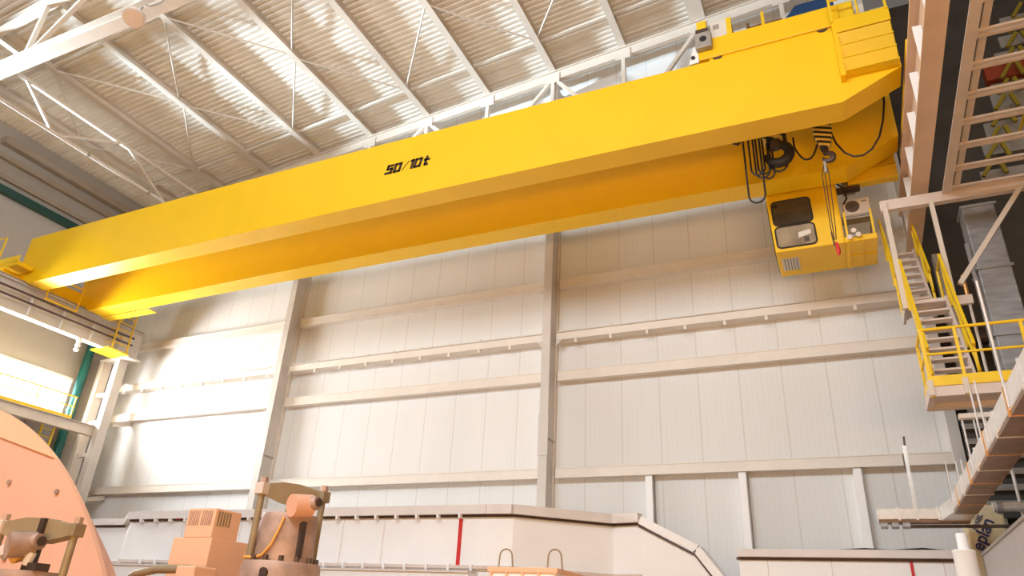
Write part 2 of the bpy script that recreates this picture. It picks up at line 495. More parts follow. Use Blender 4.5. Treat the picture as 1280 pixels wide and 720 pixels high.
# ---- roof truss crossing the upper left corner
def truss(y, zb, x0, x1, node0, pitch_, label, bw, bh, tw, th, wr):
    t = thing('roof_truss', ((x0 + x1) / 2, y, zb), label, 'roof truss')
    B().ibeam((x0, y, zb + bh / 2), (x1, y, zb + bh / 2), bw, bh, 0.04, 0.03).build('bottom_chord', STEEL, t)
    a = (x0, y, roofz(x0) - th / 2); c = (x1, y, roofz(x1) - th / 2)
    B().ibeam(a, c, tw, th, 0.03, 0.03).build('top_chord', STEEL, t)
    x = node0
    while x < x1:
        if x > x0:
            for dx in (-pitch_ / 2, 0, pitch_ / 2):
                xt = x + dx
                B().beam((x + dx * 0.06, y, zb + bh), (xt, y, roofz(xt) - th), wr, wr, (0, 1, 0)).build('web_member', STEEL, t)
            B().box((x - 0.3, y - 0.02, zb + bh), (x + 0.3, y + 0.02, zb + bh + 0.25)).build('gusset', STEEL, t)
        x += pitch_
    return t
truss(8.8, 17.02, -29.4, 3.0, -22.05 - 5.56 * 1, 5.56, 'white roof truss with deep bottom chord crossing the top left corner', 0.36, 0.42, 0.3, 0.3, 0.13)
# end truss standing against the back wall above the crane
t = thing('roof_truss', (-12, 19.45, 17.6), 'pale roof truss against the back wall behind the top edge of the crane girder', 'roof truss')
x0, x1 = -29.4, 3.0
B().beam((x0, 19.42, roofz(x0) - 0.02), (x1, 19.42, roofz(x1) - 0.02), 0.3, 0.05).beam((x0, 19.42, roofz(x0) - 0.23), (x1, 19.42, roofz(x1) - 0.23), 0.16, 0.36).build('top_chord', STEEL, t)
B().beam((x0, 19.42, 17.7), (x1, 19.42, 17.7), 0.25, 0.25).build('bottom_chord', STEEL, t)
for k in range(-1, 9):
    x = nodex(k)
    zt = roofz(x) - 0.4
    B().beam((x, 19.42, zt + 0.02), (x, 19.42, 17.8), 0.14, 0.16, (0, 1, 0)).build('web_member', STEEL, t)
    if k % 2 == 0:
        for s in (-1, 1):
            B().beam((x + s * 0.1, 19.42, zt), (x + s * 2.6, 19.42, 17.8), 0.13, 0.13, (0, 1, 0)).build('web_member', STEEL, t)
    B().box((x - 0.28, 19.32, zt - 0.15), (x + 0.28, 19.35, zt + 0.3)).build('gusset', STEEL, t)
# longitudinal bracing on the left
t = thing('bracing_truss', (-25, 12, 17.44), 'slim bracing truss with a shiny bottom pipe near the left wall under the roof', 'bracing')
B().tube([(-25, 8.8, 17.44), (-25, 19.4, 17.44)], 0.065, 12).build('bottom_pipe', RAILW, t, True)
B().beam((-25, 8.8, 18.72), (-25, 19.4, 18.72), 0.14, 0.12).build('top_rail', STEEL, t)
for ya, za, yb, zb in ((10.35, 18.7, 11.7, 17.48), (12.0, 17.48, 14.25, 18.7), (14.7, 18.7, 16.75, 17.48), (17.0, 17.48, 18.9, 18.7)):
    B().beam((-25, ya, za), (-25, yb, zb), 0.09, 0.09).build('web_member', STEEL, t)
for yy in (13.2, 16.0):
    B().cyl((-25, yy, 17.44), (-25, yy + 0.1, 17.44), 0.085, 12).build('pipe_coupling', GREY, t)
# high-bay lamp under the truss
t = thing('high_bay_lamp', (-16.3, 8.5, 16.4), 'round copper-toned lamp hanging from the white truss at top left', 'lamp')
c = Vector((-16.3, 8.5, 16.62)); ax = Vector((0.25, -0.25, -0.9)).normalized()
B().tube([c - ax * 0.2, c - ax * 0.12, c, c + ax * 0.16, c + ax * 0.2], [0.07, 0.17, 0.26, 0.30, 0.30], 24).build('reflector', STEELP, t, True)
B().cyl(c + ax * 0.19, c + ax * 0.215, 0.26, 24).build('glass_cover', RUNW, t, True)
B().tube([c - ax * 0.18, (-16.3, 8.6, 17.05)], 0.03).build('bracket', GREY, t)
B().tube([(-16.1, 8.55, 17.0), (-15.75, 8.5, 16.75), (-15.45, 8.55, 16.8), (-15.35, 8.6, 17.05)], 0.022).build('cord', GREY, t)

# ================================================================== CRANE RUNWAYS
def runway(x, label, RUNW):
    t = thing('crane_runway_beam', (x, 8, 11.4), label, 'crane runway', 'crane runway beams')
    B().beam((x, -3, 11.42), (x, 19.45, 11.42), 0.36, 0.05).build('bottom_flange', RUNW, t)
    B().beam((x, -3, 12.55), (x, 19.45, 12.55), 0.36, 0.05).build('top_flange', RUNW, t)
    B().beam((x, -3, 11.98), (x, 19.45, 11.98), 0.03, 1.1).build('web', RUNW, t)
    B().box((x - 0.04, -3, 12.575), (x + 0.04, 19.45, 12.7)).build('rail', GREY, t)
    for k in range(15):
        yy = 18.4 - 1.31 * k
        for s in (-1, 1):
            B().box((x + s * 0.02, yy, 11.45), (x + s * 0.175, yy + 0.02, 12.28)).build('stiffener', WHITE, t)
    return t
runway(2.43, 'beige steel runway beam carrying the right end of the crane', RUNW)
lw = runway(-27.43, 'steel runway beam carrying the left end of the crane', COLM)
for i, z in enumerate((12.15, 11.85)):
    tag(B().box((-27.2, 4, z), (-27.12, 18.9, z + 0.06)).build('conductor_rail', mat('conductor_brown', (0.09, 0.05, 0.06), 0.5)), f'dark conductor rail along the left runway beam, {("upper", "lower")[i]} of two', 'conductor rail', 'conductor rails')

# ================================================================== THE CRANE
def camber(x):
    return 0.10 * (1 - ((x + 12.7) / 14.0) ** 2)
cr = thing('overhead_crane', (-12.7, 15.4, 12.45), 'large yellow double-girder overhead travelling crane spanning the hall', 'crane')
def girder(y0, y1, hb=0.0):
    n = 24
    bot = [(-27.72, y0, 13.02)] + [(-26.88 + (1.02 + 26.88) * k / n, y0, 12.46 + hb + max(0, camber(-26.88 + 27.9 * k / n))) for k in range(n + 1)] + [(2.27, y0, 13.07)]
    top = [(2.27 - (2.27 + 27.72) * k / n, y0, 14.54 + max(-0.02, 1.15 * camber(2.27 - 29.99 * k / n))) for k in range(n + 1)]
    g = B()
    g.prism(bot + top, (0, y1 - y0, 0))
    return g
g1 = girder(13.85, 14.53).build('girder', YEL, cr)
ORIG[g1.name] = ORIG[cr.name]
g2 = girder(16.38, 17.06, -0.03).build('girder', YEL, cr)
ORIG[g2.name] = ORIG[cr.name]
for xs, nm in ((-27.92, 0), (2.36, 1)):
    B().box((xs, 13.3, 12.72), (xs + 0.26, 17.6, 13.3)).build('end_carriage', YEL, cr, bevel=0.02)
    for yy in (13.75, 14.6, 16.3, 17.15):
        B().cyl((xs + 0.07, yy, 12.88), (xs + 0.19, yy, 12.88), 0.18, 18).build('wheel', IRON, cr, True)
# weld seam line of the girder web
B().box((0.12, 13.846, 12.6), (0.135, 13.85, 14.5)).build('weld_seam', YEL, g1)
# capacity lettering on the near girder: 50 / 10 t
def glyph(bm_, strokes, x, z, h, sk, th):
    """polyline strokes in a unit box, slanted, standing proud of the girder face"""
    for line in strokes:
        P = [(x + a * h + c * h * sk, 13.842, z + c * h) for a, c in line]
        for p, q in zip(P, P[1:]):
            d = (Vector(q) - Vector(p)).normalized() * th * 0.5
            bm_.beam(Vector(p) - d, Vector(q) + d, th, 0.012, (0, 1, 0))
G = {'5': [[(0.78, 1), (0.1, 1), (0.1, 0.55), (0.75, 0.55), (0.75, 0), (0, 0)]],
     '0': [[(0.05, 0), (0.75, 0), (0.75, 1), (0.05, 1), (0.05, 0)]],
     '1': [[(0.05, 0.98), (0.3, 1), (0.3, 0)]],
     't': [[(0.2, 1.1), (0.2, 0), (0.5, 0)], [(0.0, 0.72), (0.55, 0.72)]]}
tb = B()
zt, hh, sk, th = 13.52, 0.245, 0.22, 0.075
for ch, x in (('5', -11.06), ('0', -10.78), ('1', -10.25), ('0', -10.09), ('t', -9.77)):
    glyph(tb, G[ch], x, zt, hh * (0.92 if ch == 't' else 1), sk, th)
tb.build('capacity_lettering', INK, g1)
tb = B()
glyph(tb, [[(0.0, 0), (0.55, 1.15)]], -10.50, zt - 0.02, hh, 0.3, 0.018)
tb.build('capacity_slash', INK, g1)
# louvred platform side at the right end of the near girder
for y0, y1, sg in ((13.62, 13.85, 1), ):
    B().box((1.12, y0 - 0.02, 14.22), (2.25, y1, 14.62)).build('platform_fascia', YEL, cr, bevel=0.01)
    for k in range(3):
        z1 = 14.2 - 0.37 * k
        B().prism([(1.18, y0, z1), (1.18, y0 + 0.17, z1 - 0.34), (1.18, y1, z1 - 0.34), (1.18, y1, z1)], (1.05, 0, 0)).build('side_panel', YEL, cr)
        B().box((1.18, y0 - 0.02, z1 - 0.37), (2.24, y1, z1 - 0.335)).build('panel_lip', YEL2, cr)
    B().box((1.08, y0, 13.0), (1.18, y1, 14.6)).build('side_post', YEL, cr)
for x in (1.1, 2.2):
    B().beam((x, 13.6, 14.55), (x, 13.6, 15.75), 0.05, 0.05, (0, 1, 0)).build('rail_post', YEL2, cr)
B().tube([(1.1, 13.6, 15.72), (2.2, 13.6, 15.72)], 0.028).build('handrail', YEL2, cr)
B().tube([(1.1, 13.6, 15.2), (2.2, 13.6, 15.2)], 0.024).build('mid_rail', YEL2, cr)
B().tube([(1.65, 13.6, 14.6), (1.65, 13.6, 15.72)], 0.024).build('rail_post', YEL2, cr)
# same platform at the far girder, below the walkway
for k in range(3):
    z1 = 13.72 - 0.42 * k
    B().prism([(1.05, 17.3, z1), (1.05, 17.36, z1 - 0.36), (1.05, 17.5, z1 - 0.36), (1.05, 17.5, z1)], (1.15, 0, 0)).build('side_panel', YEL, cr)
    B().box((1.05, 17.27, z1 - 0.40), (2.2, 17.5, z1 - 0.36)).build('panel_lip', YEL2, cr)
# outer walkway along the far girder
B().box((-27.7, 17.06, 14.0), (2.2, 18.3, 14.06)).build('walkway_plate', GREY, cr)
for k in range(16):
    B().beam((-27.2 + 1.9 * k, 17.06, 13.85), (-27.2 + 1.9 * k, 18.3, 13.97), 0.08, 0.1).build('walkway_bracket', YEL2, cr)
B().tube([(-27.7, 18.3, 15.1), (2.2, 18.3, 15.1)], 0.03).build('handrail', YEL2, cr)
for k in range(12):
    B().beam((-27.5 + 2.68 * k, 18.3, 14.06), (-27.5 + 2.68 * k, 18.3, 15.1), 0.05, 0.05).build('rail_post', YEL2, cr)
# platform at the left end
B().box((-30.0 + 0.5, 13.2, 12.92), (-26.75, 13.8, 13.08)).build('end_platform', YEL, cr, bevel=0.01)
B().box((-29.5, 13.18, 13.08), (-26.75, 13.22, 13.3)).build('toe_board', YEL2, cr)
for x in (-29.4, -28.1):
    B().beam((x, 13.2, 13.1), (x, 13.2, 14.3), 0.05, 0.05, (0, 1, 0)).build('rail_post', YEL2, cr)
B().tube([(-29.4, 13.2, 14.3), (-28.1, 13.2, 14.3)], 0.026).build('handrail', YEL2, cr)
# square guard loop hanging between the girders at the left
B().tube([(-27.05, 14.75, 12.7), (-27.05, 14.75, 12.25), (-27.05, 16.05, 12.25), (-27.05, 16.05, 13.2), (-27.05, 14.75, 13.2), (-27.05, 14.75, 12.7)], 0.045, 8).build('guard_loop', YEL2, cr)
# caged access ladder and small plate under the far left end
B().box((-26.9, 17.06, 12.38), (-24.2, 17.42, 12.42)).build('service_plate', YEL2, cr)
B().box((-28.1, 17.75, 11.36), (-27.0, 18.75, 11.42)).build('ladder_landing', YEL2, cr)
for x, yy in ((-27.95, 17.95), (-27.05, 17.95), (-27.95, 18.65), (-27.05, 18.65), (-27.5, 17.85)):
    B().beam((x, yy, 11.4), (x, yy, 13.3), 0.05, 0.05, (0, 1, 0)).build('cage_bar', YEL2, cr)
for z in (11.7, 12.0, 12.3, 12.6, 12.9):
    B().tube([(-27.95, 18.65, z), (-27.95, 17.95, z), (-27.5, 17.85, z), (-27.05, 17.95, z), (-27.05, 18.65, z)], 0.024, 6).build('cage_hoop', YEL2, cr)

# ---- trolley riding on the girders
tr = thing('crane_trolley', (-0.4, 15.4, 14.7), 'yellow crane trolley with drums and cabinet on top of the girders at right', 'crane trolley')
B().box((-1.95, 13.9, 14.74), (1.3, 14.12, 15.36)).build('side_frame', YEL, tr, bevel=0.02)
B().box((-1.95, 16.7, 14.86), (1.3, 16.95, 15.36)).build('side_frame', YEL, tr, bevel=0.02)
B().box((-1.9, 14.12, 14.9), (-1.6, 16.7, 15.3)).build('cross_beam', YEL, tr)
B().box((1.0, 14.12, 14.9), (1.3, 16.7, 15.3)).build('cross_beam', YEL, tr)
B().box((-1.7, 13.95, 14.62), (1.1, 14.1, 14.74)).build('under_rail', YEL, tr)
for x in (-1.5, 0.9):
    for yy in (14.0, 16.85):
        B().cyl((x, yy - 0.06, 14.8), (x, yy + 0.06, 14.8), 0.14, 18).build('wheel', IRON, tr, True)
B().prism([(-2.2, 13.9, 14.68), (-1.95, 13.9, 14.68), (-1.95, 13.9, 15.25), (-2.05, 13.9, 15.2)], (0, 0.3, 0)).build('end_plate', WHITE, tr)
B().cyl((-2.08, 13.9, 14.86), (-2.08, 13.86, 14.86), 0.05, 12).build('bolt', BLACK, tr)
bf = B().box((-1.98, 13.72, 14.98), (-1.58, 13.9, 15.48)).build('buffer_motor', GREY, tr, bevel=0.03)
ORIG[bf.name] = ORIG[tr.name]
B().cyl((-1.78, 13.74, 15.24), (-1.78, 13.70, 15.24), 0.085, 16).build('motor_hub', BLACK, bf)
B().box((-1.92, 13.74, 15.58), (-1.68, 13.88, 15.86)).build('motor_cap', YEL2, bf, bevel=0.02)
B().box((-1.95, 13.72, 15.48), (-1.65, 13.9, 15.58)).build('motor_neck', IRON, bf)
cb = B().box((-1.62, 14.0, 15.30), (-1.22, 14.5, 15.96)).build('control_cabinet', ACW, tr, bevel=0.01)
ORIG[cb.name] = ORIG[tr.name]
B().box((-1.55, 13.985, 15.72), (-1.40, 14.0, 15.86)).build('cabinet_vent', GREY, cb)
B().box((-1.22, 13.98, 15.30), (-1.10, 14.52, 15.98)).build('cabinet_side', YEL2, cb)
B().cyl((-0.75, 15.5, 16.2), (0.1, 15.5, 16.2), 0.55, 32).build('rope_drum', BROWN, tr, True)
B().cyl((-0.80, 15.5, 16.2), (-0.74, 15.5, 16.2), 0.66, 32).build('drum_flange', BROWN, tr, True)
B().box((-0.42, 15.0, 16.0), (-0.34, 15.1, 16.9)).build('drum_guard', YEL2, tr)
B().prism([(0.15, 15.2, 15.9), (1.35, 15.2, 15.9), (1.35, 15.2, 16.98), (0.45, 15.2, 16.98), (0.15, 15.2, 16.6)], (0, 0.7, 0)).build('motor_cover', BLUE, tr)
B().box((1.06, 13.95, 14.85), (1.62, 14.3, 15.42)).build('gearbox', YEL2, tr, bevel=0.03)
B().box((1.66, 14.3, 14.85), (1.86, 14.6, 15.55)).build('relay_box', ACW, tr)
B().box((2.0, 14.5, 14.8), (2.35, 14.9, 15.5)).build('relay_box', GREY, tr)

# ---- hook blocks, hanging below the trolley between the girders
hk = thing('hook_block', (-0.5, 15.4, 12.2), 'large black main hook under its striped block between the crane girders', 'crane hook')
B().box((-0.78, 15.2, 12.93), (-0.22, 15.6, 13.75)).build('block_housing', HAZ, hk, bevel=0.04)
B().cyl((-0.5, 15.4, 12.72), (-0.5, 15.4, 12.95), 0.13, 16).build('swivel', IRON, hk, True)
cx, cz = -0.47, 12.55
pts = [(-0.5, 15.4, 12.85), (-0.48, 15.4, 12.82)] + [(cx + 0.27 * math.cos(a), 15.4, cz + 0.27 * math.sin(a)) for a in [math.radians(80 - 24 * k) for k in range(12)]]
B().tube(pts, [0.09, 0.1, 0.1, 0.11, 0.12, 0.125, 0.13, 0.13, 0.13, 0.125, 0.12, 0.1, 0.08, 0.045], 12).build('hook', BLACK, hk, True)
B().tube([(-0.55, 15.38, 12.8), (-0.7, 15.38, 12.55), (-0.66, 15.38, 12.42)], 0.02, 6).build('safety_latch', IRON, hk)
for x in (-0.68, -0.55, -0.42, -0.3):
    B().cyl((x, 15.4, 13.7), (x, 15.4, 15.7), 0.014, 6).build('wire_rope', IRON, hk)
hk = thing('hook_block', (0.55, 15.4, 12.0), 'small auxiliary hook under a yellow and black striped tapering block', 'crane hook')
B().prism([(0.36, 15.28, 13.55), (0.80, 15.28, 13.55), (0.80, 15.28, 12.80), (0.70, 15.28, 12.42), (0.50, 15.28, 12.40), (0.38, 15.28, 12.78)], (0, 0.24, 0)).build('block_housing', HAZ, hk, bevel=0.03)
B().cyl((0.59, 15.4, 12.26), (0.59, 15.4, 12.45), 0.07, 14).build('swivel', IRON, hk, True)
cx, cz = 0.62, 12.17
pts = [(0.59, 15.4, 12.33), (0.61, 15.4, 12.31)] + [(cx + 0.11 * math.cos(a), 15.4, cz + 0.11 * math.sin(a)) for a in [math.radians(80 - 24 * k) for k in range(12)]]
B().tube(pts, [0.05, 0.055, 0.055, 0.06, 0.065, 0.07, 0.07, 0.07, 0.065, 0.06, 0.06, 0.05, 0.04, 0.025], 10).build('hook', IRON, hk, True)
for x in (0.46, 0.70):
    B().cyl((x, 15.4, 13.5), (x, 15.4, 15.7), 0.012, 6).build('wire_rope', IRON, hk)
sl = thing('lifting_sling', (0.5, 15.4, 9.55), 'thin wire sling with a red fitting hanging from the small hook past the cab', 'sling')
for dx in (-0.06, -0.02, 0.035):
    B().tube([(0.54, 15.4, 12.12), (0.52 + dx * 1.6, 15.4, 11.7), (0.48 + dx, 15.4, 10.2), (0.47 + dx * 0.6, 15.4, 9.95)], 0.012, 6).build('wire_strand', IRON, sl)
B().tube([(0.53, 15.4, 12.1), (0.52, 15.4, 11.75)], 0.035, 8).build('ferrule', GREY, sl)
B().tube([(0.42, 15.4, 10.15), (0.44, 15.4, 9.8)], 0.02, 6).build('end_loop', IRON, sl)
B().tube([(0.48, 15.4, 9.88), (0.49, 15.4, 9.82), (0.5, 15.4, 9.7), (0.5, 15.4, 9.6), (0.49, 15.4, 9.55)], [0.02, 0.035, 0.048, 0.042, 0.02], 14).build('fitting', RED, sl, True)

# ---- festoon cable loops between the girders
FEST = [(-1.24, -0.86, 15.30, 11.2), (-1.12, -0.80, 15.36, 12.02), (-1.02, -0.70, 15.42, 11.95), (-0.96, -0.66, 15.48, 12.1), (-0.88, -0.60, 15.54, 11.98),
        (-0.66, -0.28, 15.5, 12.1), (-0.08, 0.44, 15.5, 12.3)]
FL = ['longest, hanging lowest at the left of the bunch', 'second from the left of the bunch', 'third in the bunch', 'fourth in the bunch', 'last of the tight bunch',
      'below the big black hook', 'slung between the big and the small hook']
for (x0, x1, yy, zb), lab in zip(FEST, FL):
    z1 = 13.4
    if x0 > -0.2:
        pts = [(x0, yy, 13.0)] + [(x0 + (x1 - x0) * (0.5 - 0.5 * math.cos(math.pi * k / 12)), yy, 12.28 + 0.42 * abs(math.cos(math.pi * k / 12)) ** 2.2) for k in range(13)] + [(x1, yy, 13.2)]
    else:
        pts = uloop(x0, x1, yy, z1, z1, zb)
    tag(B().tube(pts, 0.024, 8).build('festoon_cable', BLACK, smooth=True), f'black cable loop between the crane girders, {lab}', 'cable', 'cable loops between the girders')
pts = [(0.72, 15.4, 13.5), (0.75, 15.4, 13.0)] + [(0.78 + 1.2 * t, 15.4, 12.88 - 0.92 * math.sin(math.pi * min(1, 0.08 + t * 0.62)) ** 1.0 + 0.55 * max(0, t - 0.7) * 3) for t in [k / 14 for k in range(15)]]
pts = [(0.70, 15.4, 13.5), (0.74, 15.4, 12.95), (0.84, 15.4, 12.5), (0.98, 15.4, 12.2), (1.15, 15.4, 12.05), (1.35, 15.4, 12.03), (1.55, 15.4, 12.15), (1.75, 15.4, 12.45), (1.9, 15.4, 12.9), (2.0, 15.4, 13.4), (2.03, 15.4, 13.9)]
tag(B().tube(pts, 0.024, 8).build('festoon_cable', BLACK, smooth=True), 'long black cable slung in a wide curve right of the small striped hook', 'cable', 'cable loops between the girders')
tag(B().tube([(-1.5, 15.3, 13.3), (-1.46, 15.3, 13.05), (-1.36, 15.3, 13.0), (-1.28, 15.3, 13.1), (-1.27, 15.3, 13.4)], 0.035, 8).build('cable_clamp', BLACK, smooth=True), 'small black hook-shaped clamp at the left of the cable bunch', 'clamp')

# ================================================================== OPERATOR CAB
cab = thing('operator_cab', (-0.1, 17.95, 10.83), 'yellow operator cab with two dark windows hanging under the right end of the crane', 'crane cab')
Y0, Y1 = 17.27, 18.75
c_ = B().prism([(-0.90, Y0, 10.83), (0.74, Y0, 10.83), (0.74, Y0, 12.9), (-1.0, Y0, 12.9)], (0, Y1 - Y0, 0)).build('body', YEL, cab, bevel=0.025)
B().box((0.74, Y0, 10.83), (1.47, Y1, 10.98)).build('balcony_floor', YEL, cab, bevel=0.015)
for x in (0.82, 1.13):
    B().box((x, Y0 + 0.05, 10.80), (x + 0.025, Y1 - 0.02, 10.83)).build('floor_rib', YEL2, cab)
B().box((0.82, Y0 + 0.75, 10.80), (1.47, Y0 + 0.78, 10.83)).build('floor_rib', YEL2, cab)
def rwin(x0, x1, z0, z1, sl_, r=0.11):
    pts = []
    for cx, cz, a0 in ((x1 - r, z0 + r, -90), (x1 - r, z1 - r, 0), (x0 + r, z1 - r, 90), (x0 + r, z0 + r, 180)):
        for k in range(5):
            a = math.radians(a0 + 22.5 * k)
            zz = cz + r * math.sin(a)
            pts.append((cx + r * math.cos(a) - sl_ * (zz - 10.83), Y0 - 0.012, zz))
    return pts
for z0, z1, nm in ((11.60, 12.33, 'a'), (10.93, 11.55, 'b')):
    x0, x1 = -0.83, 0.12
    P = rwin(x0, x1, z0, z1, 0.03)
    ww = B().prism(P, (0, 0.02, 0)).build('window', GLASS if nm == 'a' else mat('cab_lower_glass', (0.33, 0.27, 0.19), 0.12, 0, 0.3, 2.5), cab)
    ORIG[ww.name] = ORIG[cab.name]
    B().tube([(p[0], Y0 - 0.012, p[2]) for p in P + [P[0]]], 0.022, 6, False).build('window_seal', BLACK, ww)
B().prism([(-0.3, Y0 - 0.014, 11.32), (0.0, Y0 - 0.014, 11.37), (0.0, Y0 - 0.014, 11.24), (-0.3, Y0 - 0.014, 11.16)], (0, 0.003, 0)).build('seat_behind_glass', ACW, cab)
B().box((-0.18, Y0 - 0.014, 11.02), (-0.06, Y0 - 0.011, 11.17)).build('seat_post', IRON, cab)
B().cyl((-0.77, Y0 - 0.03, 12.2), (-0.77, Y0 - 0.012, 12.2), 0.055, 16).build('round_fitting', BLACK, cab)
B().prism([(-0.915, Y0 + 0.03, 10.9), (-0.915, Y1 - 0.06, 10.9), (-0.985, Y1 - 0.06, 12.4), (-0.985, Y0 + 0.03, 12.4)], (-0.012, 0, 0)).build('front_glass', GLASS, cab)
gr = B().box((-0.80, 17.66, 10.812), (-0.38, 18.36, 10.83)).build('floor_grille', ACW, cab)
ORIG[gr.name] = ORIG[cab.name]
for k in range(5):
    B().box((-0.74 + 0.075 * k, 17.68, 10.80), (-0.725 + 0.075 * k, 18.34, 10.812)).build('grille_slot', IRON, gr)
B().box((0.66, Y0 - 0.02, 11.0), (0.70, Y0, 12.9)).build('door_edge', YEL2, cab)
for x, yy in ((0.82, Y0 + 0.03), (1.42, Y0 + 0.03), (1.42, Y1 - 0.05), (1.1, Y1 - 0.05)):
    B().beam((x, yy, 10.98), (x, yy, 11.7), 0.05, 0.05, (0, 1, 0)).build('balcony_post', YEL2, cab)
B().tube([(0.82, Y0 + 0.03, 11.5), (1.42, Y0 + 0.03, 11.5), (1.42, Y1 - 0.05, 11.5)], 0.022).build('balcony_rail', GREY, cab)
B().box((0.78, 17.55, 11.68), (1.46, 17.95, 11.73)).build('shelf', GREY, cab)
B().box((0.60, 17.3, 12.36), (1.3, 17.5, 12.45)).build('hanger_arm', IRON, cab)
B().box((0.9, 17.5, 12.42), (1.2, 17.7, 12.8)).build('hanger_block', GREY, cab)
B().tube([(0.78, 17.3, 12.6), (0.92, 17.3, 12.4), (0.95, 17.3, 12.1), (0.86, 17.3, 11.95)], 0.025, 8).build('cab_cable', BLACK, cab)
ac = thing('air_conditioner', (1.16, 17.7, 11.73), 'white air conditioner unit on the balcony of the yellow cab', 'air conditioner')
B().box((0.84, 17.55, 11.74), (1.46, 17.9, 12.19)).build('casing', ACW, ac, bevel=0.015)
f_ = B().cyl((1.06, 17.55, 11.98), (1.06, 17.535, 11.98), 0.165, 28).build('fan_grille', IRON, ac)
ORIG[f_.name] = ORIG[ac.name]
for r in (0.06, 0.1, 0.135):
    B().tube([(1.06 + r * math.cos(k * math.pi / 10), 17.532, 11.98 + r * math.sin(k * math.pi / 10)) for k in range(21)], 0.004, 5, False).build('grille_ring', GREY, f_)
B().box((1.28, 17.54, 12.08), (1.40, 17.55, 12.12)).build('badge_plate', GREY, ac)
fl = thing('floodlight_cluster', (0.98, 17.25, 10.9), 'three small silver floodlights on the front edge of the cab balcony', 'lamp')
for x, z in ((0.86, 10.93), (0.97, 11.1), (1.06, 10.97)):
    B().tube([(x, 17.27, z + 0.02), (x, 17.2, z), (x, 17.15, z - 0.03), (x, 17.13, z - 0.04)], [0.025, 0.05, 0.066, 0.055], 16).build('lamp_head', RAILW, fl, True)
B().box((0.84, 17.24, 10.94), (1.08, 17.27, 11.0)).build('bracket', GREY, fl)

# ================================================================== STAIR, LANDINGS AND FRAME
pf = thing('stair_platform', (2.9, 14.15, 5.75), 'steel platform with yellow handrails at the foot of the crane stair', 'platform')
B().beam((1.5, 13.75, 5.80), (5.0, 13.75, 5.80), 0.1, 0.18).build('edge_channel', STEELP, pf)
B().beam((1.5, 14.6, 5.80), (5.0, 14.6, 5.80), 0.1, 0.18).build('edge_channel', STEELP, pf)
B().beam((1.52, 13.75, 5.80), (1.52, 14.6, 5.80), 0.1, 0.18).build('side_channel', STEELP, pf)
B().box((1.55, 13.8, 5.82), (5.0, 14.6, 5.87)).build('deck_plate', STEELP, pf)
for x in (1.53, 2.06, 3.05, 3.7, 4.4):
    B().beam((x, 13.72, 5.7), (x, 13.72, 6.95), 0.05, 0.05, (0, 1, 0)).build('rail_post', YEL2, pf)
    B().box((x - 0.06, 13.66, 5.72), (x + 0.03, 13.70, 6.0)).build('post_foot', STEEL, pf)
B().tube([(1.53, 13.72, 6.95), (5.0, 13.72, 6.95)], 0.03).build('handrail', YEL2, pf)
B().tube([(1.53, 13.72, 6.48), (5.0, 13.72, 6.48)], 0.024).build('mid_rail', YEL2, pf)
B().box((1.5, 13.68, 5.89), (5.0, 13.70, 6.07)).build('toe_board', YEL2, pf)
B().tube([(1.53, 13.72, 6.95), (1.53, 14.6, 6.95)], 0.03).build('handrail', YEL2, pf)
B().tube([(1.53, 13.72, 6.48), (1.53, 14.6, 6.48)], 0.024).build('mid_rail', YEL2, pf)
B().beam((1.53, 14.55, 5.7), (1.53, 14.55, 6.95), 0.05, 0.05, (0, 1, 0)).build('rail_post', YEL2, pf)
B().box((1.49, 13.72, 5.89), (1.51, 14.6, 6.07)).build('toe_board', YEL2, pf)

def flight(xl, xr, y0, z0, y1, z1, n, label, rails):
    t = thing('stair_flight', ((xl + xr) / 2, y0, z0), label, 'stair', 'flights of the crane access stair')
    for x in (xl, xr):
        B().beam((x, y0, z0 - 0.05), (x, y1, z1 - 0.05), 0.05, 0.2, (0, 0, 1)).build('stringer', STEELP, t)
    for k in range(n):
        f = (k + 0.5) / n
        yy, zz = y0 + (y1 - y0) * f, z0 + (z1 - z0) * f
        B().box((xl + 0.02, yy - 0.11, zz - 0.02), (xr - 0.02, yy + 0.11, zz + 0.02)).build('tread', STEELP, t)
    for x in rails:
        off = 0.0
        B().beam((x, y0 - 0.02, z0 + 1.0), (x, y1 - 0.02, z1 + 1.0), 0.05, 0.07).build('handrail', YEL2, t)
        B().tube([(x, y0, z0 + 0.5), (x, y1, z1 + 0.5)], 0.025).build('mid_rail', YEL2, t)
        for f in (0.06, 0.5, 0.94):
            yy, zz = y0 + (y1 - y0) * f, z0 + (z1 - z0) * f
            B().beam((x, yy, zz - 0.1), (x, yy, zz + 1.0), 0.05, 0.05, (0, 1, 0)).build('rail_post', YEL2, t)
    return t
flight(1.74, 2.40, 14.66, 5.92, 16.1, 8.55, 10, 'lower flight of the steel crane stair, rising from the yellow railed platform', (1.70, 2.46))
ml = thing('stair_landing', (2.1, 16.6, 8.5), 'small intermediate landing between the two stair flights', 'platform')
B().box((1.66, 16.2, 8.52), (2.5, 17.0, 8.58)).build('deck_plate', STEELP, ml)
B().beam((1.62, 16.2, 8.48), (2.9, 16.2, 8.48), 0.08, 0.2).build('edge_channel', STEEL, ml)
B().beam((1.64, 16.2, 8.48), (1.64, 17.0, 8.48), 0.06, 0.2).build('side_channel', STEEL, ml)
B().tube([(1.64, 16.2, 8.6), (1.64, 16.2, 9.6), (1.64, 17.0, 9.6), (1.64, 17.0, 8.6)], 0.03).build('handrail', YEL2, ml)
B().tube([(2.5, 16.2, 8.6), (2.5, 16.2, 9.6), (2.5, 17.0, 9.6), (2.5, 17.0, 8.6)], 0.03).build('handrail', YEL2, ml)
flight(1.72, 2.28, 16.95, 8.6, 18.3, 10.85, 8, 'upper flight of the steel crane stair, rising to the cab balcony', (1.66, 2.34))
